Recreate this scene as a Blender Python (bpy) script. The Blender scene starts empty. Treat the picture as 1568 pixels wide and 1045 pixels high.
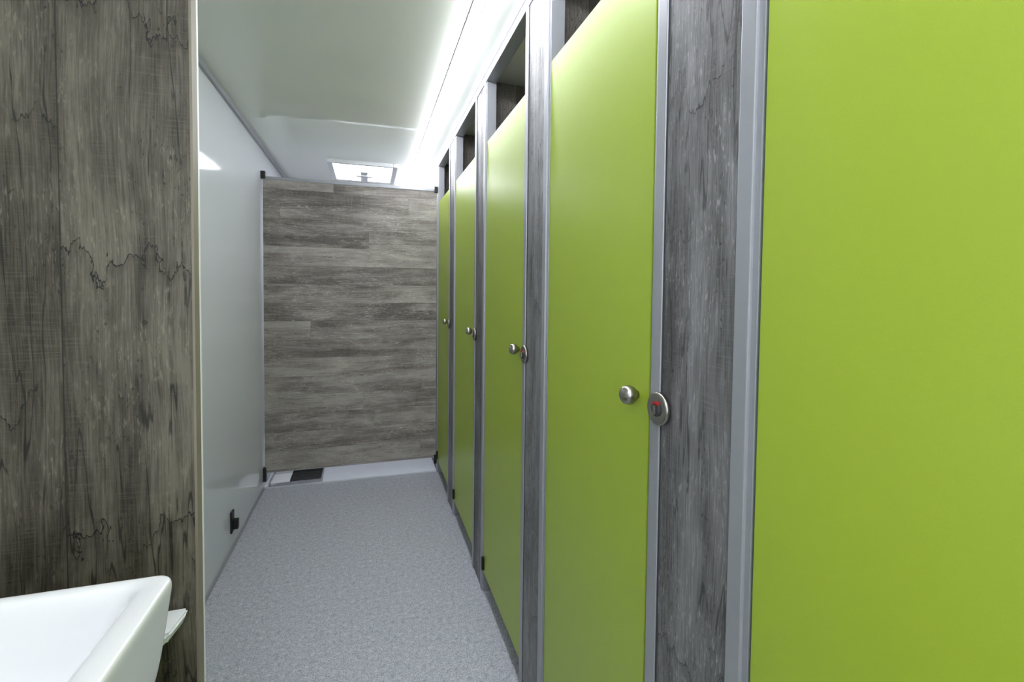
import bpy, bmesh, math
from mathutils import Matrix, Vector

S = bpy.context.scene
S.view_settings.view_transform = 'Standard'
S.view_settings.look = 'None'
S.view_settings.exposure = 0.27

# ------------------------------------------------------------------ helpers
def lin(c):
    return tuple(((v/255)/12.92 if v/255 <= 0.04045 else ((v/255+0.055)/1.055)**2.4) for v in c) + (1,)

class NT:
    def __init__(s, name):
        s.m = bpy.data.materials.new(name); s.m.use_nodes = True
        s.t = s.m.node_tree; s.b = s.t.nodes['Principled BSDF']
    def n(s, typ, **kw):
        nd = s.t.nodes.new(typ)
        for k, v in kw.items(): setattr(nd, k, v)
        return nd
    def put(s, sock, v):
        if isinstance(v, bpy.types.NodeSocket): s.t.links.new(v, sock)
        else: sock.default_value = v
    def math(s, op, a, b=0.0, c=None, clamp=False):
        nd = s.n('ShaderNodeMath', operation=op, use_clamp=clamp)
        s.put(nd.inputs[0], a); s.put(nd.inputs[1], b)
        if c is not None: s.put(nd.inputs[2], c)
        return nd.outputs[0]
    def comb(s, x, y, z=0.0):
        nd = s.n('ShaderNodeCombineXYZ')
        s.put(nd.inputs[0], x); s.put(nd.inputs[1], y); s.put(nd.inputs[2], z)
        return nd.outputs[0]
    def noise(s, vec, scale=1.0, detail=4, rough=0.55, dist=0.0):
        nd = s.n('ShaderNodeTexNoise')
        s.put(nd.inputs['Vector'], vec); nd.inputs['Scale'].default_value = scale
        nd.inputs['Detail'].default_value = detail; nd.inputs['Roughness'].default_value = rough
        nd.inputs['Distortion'].default_value = dist
        return nd.outputs['Fac']
    def step(s, v, lo, hi, a=0.0, b=1.0):
        nd = s.n('ShaderNodeMapRange', interpolation_type='SMOOTHSTEP')
        s.put(nd.inputs[0], v)
        nd.inputs[1].default_value = lo; nd.inputs[2].default_value = hi
        nd.inputs[3].default_value = a; nd.inputs[4].default_value = b
        return nd.outputs[0]
    def mix(s, f, a, b, mode='MIX'):
        nd = s.n('ShaderNodeMix', data_type='RGBA', blend_type=mode)
        s.put(nd.inputs[0], f); s.put(nd.inputs[6], a); s.put(nd.inputs[7], b)
        return nd.outputs[2]
    def bump(s, h, strength, dist):
        nd = s.n('ShaderNodeBump')
        nd.inputs['Strength'].default_value = strength; nd.inputs['Distance'].default_value = dist
        s.put(nd.inputs['Height'], h); s.t.links.new(nd.outputs[0], s.b.inputs['Normal'])
    def obj(s):
        return s.n('ShaderNodeTexCoord').outputs['Object']

def simple(name, col, rough=0.5, metal=0.0, spec=0.5, nscale=0, namp=0.04, bump=0.0, coat=0):
    k = NT(name); b = k.b
    b.inputs['Roughness'].default_value = rough; b.inputs['Metallic'].default_value = metal
    b.inputs['Specular IOR Level'].default_value = spec
    b.inputs['Coat Weight'].default_value = coat
    c = lin(col)
    nz = k.noise(k.obj(), nscale or 30, 2)
    d = tuple(v*(1-namp*2) for v in c[:3]) + (1,)
    e = tuple(min(1, v*(1+namp)) for v in c[:3]) + (1,)
    k.put(b.inputs['Base Color'], k.mix(nz, d, e))
    if bump: k.bump(nz, bump, 0.0006)
    return k.m

def emit(name, col, strength):
    k = NT(name); k.b.inputs['Base Color'].default_value = (.9, .9, .9, 1)
    k.b.inputs['Emission Color'].default_value = lin(col)
    k.b.inputs['Emission Strength'].default_value = strength
    return k.m

def wood(name, across, along, dark, mid, light, pw=0.17, plen=None, off=0.0, rough=0.5, crack=1.0, pfreq=1.0, seam=.8, tone=.06, fleck=.45):
    k = NT(name); b = k.b
    sp = k.n('ShaderNodeSeparateXYZ'); k.put(sp.inputs[0], k.obj())
    ax = {'X': 0, 'Y': 1, 'Z': 2}
    u = k.math('ADD', sp.outputs[ax[across]], off); v = sp.outputs[ax[along]]
    ur = k.math('DIVIDE', u, pw); pid = k.math('FLOOR', ur); fr = k.math('FRACT', ur)
    wn = k.n('ShaderNodeTexWhiteNoise', noise_dimensions='1D'); k.put(wn.inputs['W'], pid)
    rnd = wn.outputs[0]
    if plen:
        vr = k.math('ADD', k.math('DIVIDE', v, plen), k.math('MULTIPLY', rnd, 5.0))
        vid = k.math('FLOOR', vr); vf = k.math('FRACT', vr)
        wn2 = k.n('ShaderNodeTexWhiteNoise', noise_dimensions='2D')
        k.put(wn2.inputs['Vector'], k.comb(pid, vid)); rnd = wn2.outputs[0]
    w = k.math('MULTIPLY', rnd, 13.0)
    def P(su, sv, z=0.0):
        return k.comb(k.math('MULTIPLY', u, su*pfreq), k.math('MULTIPLY', v, sv*pfreq), k.math('ADD', w, z))
    warp = k.noise(P(6, 2.5, 3.3), 1, 1)
    uu = k.math('ADD', u, k.math('MULTIPLY', warp, 0.03))
    def Q(su, sv, z=0.0):
        return k.comb(k.math('MULTIPLY', uu, su*pfreq), k.math('MULTIPLY', v, sv*pfreq), k.math('ADD', w, z))
    n1 = k.noise(Q(22, 2.2), 1, 4, .6, .3)          # broad grain
    n2 = k.noise(Q(420, 12, 1.0), 1, 3, .65)        # fine grain
    n3 = k.noise(P(9, 5, 5.0), 1, 5, .65, .5)       # blotches
    n4 = k.noise(P(16, 420, 9.0), 1, 2, .6)         # saw marks
    n5 = k.noise(Q(230, 42, 7.0), 1, 3, .7)         # worn flecks
    n6 = k.noise(P(190, 90, 4.0), 1, 2, .6)         # pits
    t = k.math('ADD', k.math('MULTIPLY', n1, .38), k.math('MULTIPLY', n2, .30))
    t = k.math('ADD', t, k.math('MULTIPLY', n3, .26)); t = k.math('ADD', t, k.math('MULTIPLY', rnd, tone))
    t = k.math('ADD', t, .03-tone*.5)
    lo = k.step(t, .39, .50); hi = k.step(t, .47, .60)
    col = k.mix(lo, lin(dark), lin(mid)); col = k.mix(hi, col, lin(light))
    fl = k.math('MULTIPLY', k.step(n5, .55, .67), k.step(n3, .42, .58))
    col = k.mix(k.math('MULTIPLY', fl, fleck), col, lin(tuple(min(255, c*1.25) for c in light)))
    sm = k.math('MULTIPLY', k.step(n4, .50, .66), k.step(n3, .50, .40))
    col = k.mix(k.math('MULTIPLY', sm, .28), col, lin(light))
    pt = k.math('MULTIPLY', k.step(n6, .39, .31), k.step(n1, .56, .42))
    col = k.mix(k.math('MULTIPLY', pt, .65), col, lin(tuple(c*.45 for c in dark)))
    # cross-grain ragged cracks
    jag = k.noise(P(13, 4.0, 31.0), 1, 5, .62)
    g = k.math('ADD', k.math('MULTIPLY', v, 2.3*pfreq), k.math('MULTIPLY', jag, .95))
    g = k.math('FRACT', k.math('ADD', g, k.math('MULTIPLY', rnd, 3.7)))
    gd = k.math('SUBTRACT', g, .5)
    cm = k.step(k.noise(P(4.5, 4.0, 41.0), 1, 2), .46, .53)
    cl = k.step(k.math('ABSOLUTE', gd), .0075, .002)
    side = k.math('MULTIPLY', k.math('MULTIPLY', k.step(gd, -.11, -.002), k.step(gd, .002, .0)), cm)
    col = k.mix(k.math('MULTIPLY', side, .35*crack), col, lin(tuple(c*.75 for c in dark)))
    cr = k.math('MULTIPLY', k.math('MULTIPLY', cl, cm), crack)
    # long splits along the grain
    gf = k.noise(Q(22, 1.3, 51.0), 1, 3, .55, .2)
    gl = k.math('MULTIPLY', k.step(k.math('ABSOLUTE', k.math('SUBTRACT', gf, .5)), .011, .003), k.step(n3, .58, .48))
    cr = k.math('MAXIMUM', cr, k.math('MULTIPLY', gl, .8*crack))
    # small knots / nail holes
    vo = k.n('ShaderNodeTexVoronoi'); k.put(vo.inputs['Vector'], P(19, 10, 0)); vo.inputs['Scale'].default_value = 1
    vs = k.n('ShaderNodeSeparateColor'); k.put(vs.inputs[0], vo.outputs['Color'])
    dd = k.math('ADD', vo.outputs['Distance'], k.math('MULTIPLY', k.math('SUBTRACT', n5, .5), .14))
    on = k.step(vs.outputs[0], .82, .84)
    kn = k.math('MULTIPLY', k.step(dd, .10, .03), on)
    ring = k.math('MULTIPLY', k.math('MULTIPLY', k.step(dd, .30, .15), k.step(dd, .08, .16)), on)
    col = k.mix(k.math('MULTIPLY', ring, .28*crack), col, lin(light))
    cr = k.math('MAXIMUM', cr, k.math('MULTIPLY', kn, .75*crack))
    ed = k.math('MINIMUM', fr, k.math('SUBTRACT', 1.0, fr))
    se = k.step(ed, .0014/pw, .0004/pw)
    if plen:
        ve = k.math('MINIMUM', vf, k.math('SUBTRACT', 1.0, vf))
        se = k.math('MAXIMUM', se, k.step(ve, .0015/plen, .0004/plen))
    dk = k.math('MAXIMUM', cr, k.math('MULTIPLY', se, seam))
    col = k.mix(dk, col, lin(tuple(c*.38 for c in dark)))
    k.put(b.inputs['Base Color'], col)
    b.inputs['Roughness'].default_value = rough
    b.inputs['Specular IOR Level'].default_value = .4
    k.bump(k.math('ADD', k.math('MULTIPLY', n2, .4), k.math('MULTIPLY', n5, .5)), .55, .0011)
    return k.m

def link(ob, parent=None):
    S.collection.objects.link(ob)
    if parent: ob.parent = parent
    return ob

def empty(name):
    e = bpy.data.objects.new(name, None); e.empty_display_size = .05
    S.collection.objects.link(e); return e

def mesh_from_bm(bm, name, mat, parent=None, smooth=False):
    bmesh.ops.recalc_face_normals(bm, faces=bm.faces)
    me = bpy.data.meshes.new(name); bm.to_mesh(me); bm.free()
    if mat: me.materials.append(mat)
    if smooth:
        for p in me.polygons: p.use_smooth = True
    return link(bpy.data.objects.new(name, me), parent)

def add_box(bm, x0, x1, y0, y1, z0, z1, bev=0.0):
    g = bmesh.ops.create_cube(bm, size=1, matrix=Matrix.Translation(((x0+x1)/2, (y0+y1)/2, (z0+z1)/2)) @
                              Matrix.Diagonal((abs(x1-x0), abs(y1-y0), abs(z1-z0), 1)))
    if bev:
        es = list({e for v in g['verts'] for e in v.link_edges})
        bmesh.ops.bevel(bm, geom=es, offset=bev, segments=2, affect='EDGES', profile=.6)

def box(name, x0, x1, y0, y1, z0, z1, mat, parent=None, bev=0.0):
    bm = bmesh.new(); add_box(bm, x0, x1, y0, y1, z0, z1, bev)
    return mesh_from_bm(bm, name, mat, parent)

def boxes(name, lst, mat, parent=None, bev=0.0):
    bm = bmesh.new()
    for a in lst: add_box(bm, *a, bev)
    return mesh_from_bm(bm, name, mat, parent)

def lathe(name, prof, c, mat, parent=None, n=40, axis='-X', smooth=True):
    bm = bmesh.new(); rings = []
    for d, r in prof:
        ring = []
        for i in range(n):
            a = 2*math.pi*i/n; p, q = r*math.cos(a), r*math.sin(a)
            if axis == '-X': co = (c[0]-d, c[1]+p, c[2]+q)
            elif axis == '-Z': co = (c[0]+p, c[1]+q, c[2]-d)
            elif axis == '-Y': co = (c[0]+p, c[1]-d, c[2]+q)
            ring.append(bm.verts.new(co))
        rings.append(ring)
    for a, b in zip(rings, rings[1:]):
        for i in range(n): bm.faces.new((a[i], a[(i+1) % n], b[(i+1) % n], b[i]))
    bm.faces.new(rings[0]); bm.faces.new(rings[-1])
    return mesh_from_bm(bm, name, mat, parent, smooth)

# ------------------------------------------------------------------ materials
M_GREEN = simple('green_laminate', (158, 180, 54), .36, spec=.55, nscale=700, namp=.02, bump=.12)
M_ALU = simple('brushed_aluminium', (162, 164, 170), .38, metal=.4, spec=.5, nscale=60, namp=.03)
M_STEEL = simple('satin_steel', (160, 156, 150), .28, metal=1.0, nscale=200, namp=.05)
M_BLACK = simple('black_plastic', (22, 22, 24), .45)
M_DARK = simple('dark_gasket', (52, 52, 54), .7)
M_RED = simple('red_indicator', (160, 20, 24), .4)
M_WHITE = simple('white_plastic', (225, 227, 230), .35)
M_CERAMIC = simple('white_ceramic', (226, 227, 230), .10, spec=.6, nscale=4, namp=.01, coat=.5)
M_CHROME = simple('chrome', (215, 215, 218), .10, metal=1)
M_LPANEL = simple('white_gloss_panel', (208, 212, 218), .08, spec=.65, nscale=2, namp=.015)
M_CEIL = simple('gloss_ceiling', (238, 240, 234), .035, spec=.6, nscale=2, namp=.015)
M_EDGE = simple('beige_edge_band', (128, 120, 107), .5)
M_INNER = simple('cubicle_grey', (140, 134, 126), .5, nscale=8, namp=.06)
M_LED = emit('led_diffuser', (246, 248, 255), 44)
M_LAMP = emit('lamp_diffuser', (250, 250, 255), 9)
M_HATCH = emit('skylight_pane', (246, 250, 255), 9)
M_FILL = emit('fill_glow_pane', (240, 246, 255), 2.8)  # glow of the added fill panel on the back wall
M_BASE2 = simple('light_threshold', (212, 215, 222), .4)

W_LEFT = wood('wood_vertical_warm', 'X', 'Z', (46, 42, 34), (76, 71, 61), (106, 101, 90), pw=.19, off=.455, fleck=.5)
W_POST = wood('wood_vertical_cool', 'Y', 'Z', (76, 74, 75), (106, 105, 106), (136, 135, 138), pw=.50, off=.25, crack=.8, fleck=.6)
W_FAR = wood('wood_horizontal', 'Z', 'X', (98, 91, 86), (135, 128, 123), (168, 162, 156), pw=.115, plen=1.3, crack=.35, pfreq=.85, seam=.22, tone=.10, fleck=.6)

# floor vinyl
k = NT('speckled_vinyl'); o = k.obj()
a = k.noise(o, 230, 2, .6); bq = k.noise(o, 60, 5, .7); c3 = k.noise(o, 5, 2, .5)
col = k.mix(k.step(a, .35, .65), lin((146, 149, 159)), lin((200, 202, 212)))
col = k.mix(k.math('MULTIPLY', k.step(bq, .53, .64), .45), col, lin((222, 223, 231)))
col = k.mix(k.math('MULTIPLY', k.step(bq, .47, .36), .45), col, lin((114, 117, 128)))
col = k.mix(k.math('MULTIPLY', c3, .2), col, lin((164, 166, 175)))
k.put(k.b.inputs['Base Color'], col); k.b.inputs['Roughness'].default_value = .42
k.bump(a, .25, .0006); M_FLOOR = k.m

# ------------------------------------------------------------------ dimensions
XR, XL = .4457, -.614         # cubicle front plane, left wall
H = 2.10                      # ceiling
YB, YE = -1.15, 4.25
YF = 3.15                     # end partition
XC = 1.45                     # cubicle back wall
CAMZ = 1.226

# room shell
box('floor', XL-.05, XC+.05, YB-.05, YE+.05, -.05, 0, M_FLOOR)
box('ceiling', XL-.05, XC+.05, YB-.05, YE+.05, H, H+.05, M_CEIL)
box('wall_left', XL-.05, XL, YB, YE, 0, H, M_LPANEL)
box('wall_right', XC, XC+.05, YB, YE, 0, H, M_INNER)
box('wall_back', XL-.05, XC+.05, YB-.05, YB, 0, H, M_LPANEL)
box('wall_far', XL-.05, XC+.05, YE, YE+.05, 0, H, M_LPANEL)
boxes('trim_1', [(XL, XL+.014, .94, YE, H-.026, H)], M_ALU, bev=.002)
boxes('trim_2', [(XL, XL+.008, .94, YF, 0, .014)], M_ALU, bev=.001)
t3 = empty('trim_3')
box('rail', XR, XR+.045, YB, YE, H-.042, H, M_ALU, t3, .002)
box('rail_lip', XR-.004, XR+.003, YB, YE, H-.012, H-.001, M_WHITE, t3, .001)
fill = empty('added_fill_panel_1')  # unseen framed glowing pane, added to light doors and partition from behind
box('pane', -.48, .34, YB+.001, YB+.008, .85, 1.85, M_FILL, fill)
boxes('frame', [(-.53, -.48, YB, YB+.03, .80, 1.90), (.34, .39, YB, YB+.03, .80, 1.90), (-.48, .34, YB, YB+.03, .80, .85), (-.48, .34, YB, YB+.03, 1.85, 1.90)], M_WHITE, fill, .003)

# cubicle row
PITCH, DW = .678, .477
doors = [[.665+PITCH*i, .665+PITCH*i+DW] for i in range(-2, 4)]
doors[1][1] = .452; doors[2][0] = .672; doors[5][1] = 3.135
ztop, zbot = 1.82, .082
for i, (y0, y1) in enumerate(doors):
    d = empty('door_%d' % (i+1))
    g = .004
    box('panel', XR+.005, XR+.031, y0+g, y1-g, zbot, ztop, M_GREEN, d, .0015)
    kc = (XR+.005, y0+.039, 1.050)
    lathe('knob', [(-.001, .0075), (.003, .0075), (.005, .0100), (.008, .0138), (.013, .0163), (.018, .0170),
                   (.023, .0162), (.027, .0140), (.030, .0100), (.0318, .0050), (.0322, .0005)], kc, M_STEEL, d)
    boxes('hinges', [(XR-.006, XR+.006, y1-.018, y1-.003, z, z+.05) for z in (.10,)], M_BLACK, d, .001)

def post(y0, y1, lock=True, parts=True):
    p = empty('cubicle_post'); t = .033; xb = XR+.045
    zt = H-.042
    box('wood_infill', XR+.004, xb-.002, y0+t-.002, y1-t+.002, .0, zt, W_POST, p)
    for j, (a, b, s) in enumerate(((y0, y0+t, 1), (y1-t, y1, -1))):
        if s == 1: main, lip = (a+.009, b), (a, a+.010)
        else: main, lip = (a, b-.009), (b-.010, b)
        box('profile_%d' % j, XR, xb, main[0], main[1], 0, zt, M_ALU, p, .0018)
        box('profile_lip_%d' % j, XR+.005, xb-.002, lip[0], lip[1], 0, zt, M_ALU, p, .001)
        sx = (b+.0001, b+.0022) if s == 1 else (a-.0022, a-.0001)
        box('gasket_%d' % j, XR+.0025, XR+.006, sx[0], sx[1], 0, zt, M_DARK, p)
    if lock:
        c = (XR+.0005, y1-.036, 1.043)
        lathe('lock_plate', [(0, .0265), (.005, .0268), (.0075, .0255), (.0082, .0235), (.0078, .0195), (.0078, .001)], c, M_STEEL, p)
        lathe('lock_core', [(.0078, .0120), (.0095, .0118), (.0100, .001)], c, M_DARK, p)
        bm = bmesh.new()
        n = 10; vs = []
        for q in range(n+1):
            a = math.radians(50+85*q/n); vs.append((c[0]-.0104, c[1]+.0120*math.cos(a), c[2]+.0120*math.sin(a)))
        for q in range(n, -1, -1):
            a = math.radians(50+85*q/n); vs.append((c[0]-.0104, c[1]+.0080*math.cos(a), c[2]+.0080*math.sin(a)))
        f = bm.faces.new([bm.verts.new(v) for v in vs])
        r = bmesh.ops.extrude_face_region(bm, geom=[f])
        bmesh.ops.translate(bm, vec=(.003, 0, 0), verts=[e for e in r['geom'] if isinstance(e, bmesh.types.BMVert)])
        mesh_from_bm(bm, 'lock_indicator', M_RED, p)
        box('lock_coin_slot', c[0]-.0135, c[0]-.009, c[1]-.0026, c[1]+.0026, c[2]-.0085, c[2]+.0065, M_STEEL, p, .0008)
    return p

ends = [(YB, doors[0][0])]
for a, b in zip(doors, doors[1:]): ends.append((a[1], b[0]))
for y0, y1 in ends: post(y0, y1)
post(doors[-1][1], doors[-1][1]+.20, lock=False)
box('wall_cubicle_end', XR+.002, XR+.045, doors[-1][1]+.20, YE, 0, H-.042, W_POST)

W_IN = wood('wood_cubicle_inside', 'X', 'Z', (104, 98, 92), (126, 120, 113), (146, 141, 134), pw=.6, crack=.4)
for i, (y0, y1) in enumerate(ends[1:] + [(doors[-1][1], doors[-1][1]+.2)]):
    ym = (y0+y1)/2
    box('wall_cubicle_%d' % (i+1), XR+.046, XC, ym-.014, ym+.014, .0, H-.001, W_IN)

# end partition (horizontal planks)
e = empty('end_partition')
zb0, zt0 = .105, 1.905
box('board', XL+.010, XR-.006, YF, YF+.026, zb0, zt0-.012, W_FAR, e)
box('top_trim', XL+.010, XR-.006, YF-.003, YF+.029, zt0-.012, zt0+.006, M_ALU, e, .002)
box('bottom_trim', XL+.010, XR-.006, YF-.001, YF+.027, zb0-.004, zb0, M_ALU, e)
boxes('brackets', [(XL, XL+.026, YF-.012, YF+.02, zt0-.010, zt0+.035), (XR-.022, XR+.0, YF-.012, YF+.02, zt0-.02, zt0+.02),
                   (XL, XL+.018, YF-.012, YF+.02, .05, zb0+.03), (XR-.018, XR, YF-.012, YF+.02, .06, zb0+.015)], M_BLACK, e, .003)
box('threshold', XL+.001, XR, YF+.0, YE-.001, 0, .012, M_BASE2, None, .003)
v = empty('floor_vent')
y_ = YF
boxes('frame', [(-.585, -.575, y_, y_+.18, .012, .040), (-.285, -.275, y_, y_+.18, .012, .040), (-.575, -.285, y_, y_+.01, .012, .03), (-.575, -.285, y_+.17, y_+.18, .012, .05)], M_CHROME, v, .002)
boxes('slats', [(-.47, -.285, y_+.012+.02*j, y_+.024+.02*j, .018+.001*j, .024+.001*j) for j in range(8)], M_DARK, v)
box('cover', -.575, -.47, y_+.011, y_+.169, .014, .030, M_WHITE, v, .003)
s = empty('door_stop')
boxes('clip', [(XL, XL+.008, 2.43, 2.475, .085, .185), (XL, XL+.030, 2.44, 2.465, .10, .145)], M_BLACK, s, .003)

# washroom side wall (vertical planks) at the left
p = empty('wall_washroom')
YW, XW = .90, -.276
box('boarding', XL, XW-.004, YW, YW+.030, 0, H, W_LEFT, p)
box('edge_band', XW-.004, XW, YW+.001, YW+.029, 0, H, M_EDGE, p)
box('corner_bead', XW-.003, XW+.0008, YW+.024, YW+.031, 0, H, M_WHITE, p, .001)

# basin
def rrect(cx, cy, hx, hy, r, z, n=10):
    pts = []
    for qx, qy, a0 in ((1, 1, 0), (-1, 1, 90), (-1, -1, 180), (1, -1, 270)):
        for i in range(n+1):
            a = math.radians(a0+90*i/n)
            pts.append((cx+(hx-r)*qx+r*math.cos(a), cy+qy*(hy-r)+r*math.sin(a), z))
    return pts
bx0, bx1, by0, by1 = XL+.002, -.242, .20, .712
cx, cy, hx, hy = (bx0+bx1)/2, (by0+by1)/2, (bx1-bx0)/2, (by1-by0)/2
ZR = .852
loops = [(cx-.012, cy, hx-.035, hy-.04, .03, ZR-.180), (cx-.008, cy, hx-.020, hy-.020, .026, ZR-.172), (cx-.004, cy, hx-.009, hy-.006, .022, ZR-.12),
         (cx-.001, cy, hx-.002, hy-.002, .020, ZR-.03), (cx, cy, hx, hy, .020, ZR-.010), (cx, cy, hx-.0015, hy-.0015, .019, ZR-.003),
         (cx, cy, hx-.005, hy-.005, .017, ZR), 
         (cx-.006, cy, hx-.026, hy-.016, .022, ZR-.001), (cx-.006, cy, hx-.031, hy-.021, .024, ZR-.006),
         (cx-.007, cy, hx-.038, hy-.028, .03, ZR-.04), (cx-.009, cy, hx-.052, hy-.045, .042, ZR-.100), (cx-.012, cy, hx-.080, hy-.08, .05, ZR-.132),
         (cx-.014, cy, hx-.14, hy-.2, .03, ZR-.140)]
bm = bmesh.new(); rings = [[bm.verts.new(q) for q in rrect(*l)] for l in loops]
for a, b in zip(rings, rings[1:]):
    n = len(a)
    for i in range(n): bm.faces.new((a[i], a[(i+1) % n], b[(i+1) % n], b[i]))
bm.faces.new(rings[0]); bm.faces.new(rings[-1])
bas = empty('wash_basin')
bo = mesh_from_bm(bm, 'bowl', M_CERAMIC, bas, True)
md = bo.modifiers.new('sub', 'SUBSURF'); md.levels = 1; md.render_levels = 2
lathe('drain', [(-.001, .022), (-.003, .021), (-.004, .001)], (cx-.014, cy, ZR-.141), M_CHROME, bas, axis='-Z')
cab = empty('vanity_cabinet')
box('body', XL+.002, -.268, .18, .695, .10, ZR-.182, M_GREEN, cab, .002)
box('plinth', XL+.002, -.32, .20, .69, 0, .10, M_DARK, cab)
pt = empty('towel_shelf')
bm = bmesh.new()
pts = [(-.35, .898, .690), (-.290, .898, .690), (-.287, .888, .688), (-.300, .85, .678), (-.35, .83, .675)]
top = [bm.verts.new(q) for q in pts]; bot = [bm.verts.new((q[0]-.008, q[1], q[2]-.020)) for q in pts]
bm.faces.new(top); bm.faces.new(bot)
for i in range(5): bm.faces.new((top[i], top[(i+1) % 5], bot[(i+1) % 5], bot[i]))
bmesh.ops.bevel(bm, geom=bm.edges[:], offset=.004, segments=3, affect='EDGES')
mesh_from_bm(bm, 'tray', M_WHITE, pt)

# ------------------------------------------------------------------ lights
L = empty('led_strip_light'); XLD = .321
bm = bmesh.new(); n = 6; prof = [(XLD+.015*math.cos(math.pi*i/n), H-.003-.018*math.sin(math.pi*i/n)) for i in range(n+1)]
r0 = [bm.verts.new((x, YB+.01, z)) for x, z in prof]; r1 = [bm.verts.new((x, YE-.01, z)) for x, z in prof]
for i in range(n): bm.faces.new((r0[i], r0[i+1], r1[i+1], r1[i]))
bm.faces.new(r0); bm.faces.new(r1); bm.faces.new((r0[0], r0[-1], r1[-1], r1[0]))
mesh_from_bm(bm, 'diffuser', M_LED, L, True)
boxes('profile', [(XLD-.018, XLD-.0155, YB+.01, YE-.01, H-.004, H), (XLD+.0155, XLD+.018, YB+.01, YE-.01, H-.004, H)], M_ALU, L)

cl = empty('added_fill_lamp')
lathe('dome', [(0.006, .075), (.012, .073), (.02, .060), (.026, .035), (.028, .001)], (.13, 1.16, H), M_LAMP, cl, axis='-Z', n=20)
lathe('base', [(0, .08), (.006, .08), (.007, .001)], (.13, 1.16, H), M_WHITE, cl, axis='-Z')
fill_lamp = empty('added_fill_lamp')  # unseen panel behind the camera, added for more light from the rear
box('diffuser', -.42, -.05, -.75, -.15, H-.03, H-.001, M_LAMP, fill_lamp)

hv = empty('roof_vent')
boxes('frame', [(-.26, -.225, 3.33, 3.85, H-.026, H), (.165, .20, 3.33, 3.85, H-.026, H), (-.225, .165, 3.33, 3.36, H-.026, H), (-.225, .165, 3.82, 3.85, H-.026, H)], M_WHITE, hv, .004)
box('pane', -.225, .165, 3.36, 3.82, H-.012, H-.001, M_HATCH, hv)
boxes('handle', [(-.05, 0.0, 3.50, 3.80, H-.035, H-.014), (-.08, .03, 3.58, 3.62, H-.045, H-.03)], M_WHITE, hv, .004)

w = bpy.data.worlds.new('World'); S.world = w; w.use_nodes = True
w.node_tree.nodes['Background'].inputs[0].default_value = (.8, .85, .9, 1)
w.node_tree.nodes['Background'].inputs[1].default_value = .3

# ------------------------------------------------------------------ camera
cam = bpy.data.cameras.new('camera'); co = bpy.data.objects.new('camera', cam); S.collection.objects.link(co)
cam.sensor_width = 36; cam.sensor_fit = 'HORIZONTAL'; cam.lens = 715/1568*36
cam.shift_y = -.0316; cam.clip_start = .01
fwd = Vector((.295, .9548, -.03456)).normalized()
right = Vector((.9555, -.2951, .01027)); right = (right - right.dot(fwd)*fwd).normalized()
up = right.cross(fwd)
R = Matrix((right, up, -fwd)).transposed().to_4x4()
co.matrix_world = Matrix.Translation((0, 0, CAMZ)) @ R
S.camera = co
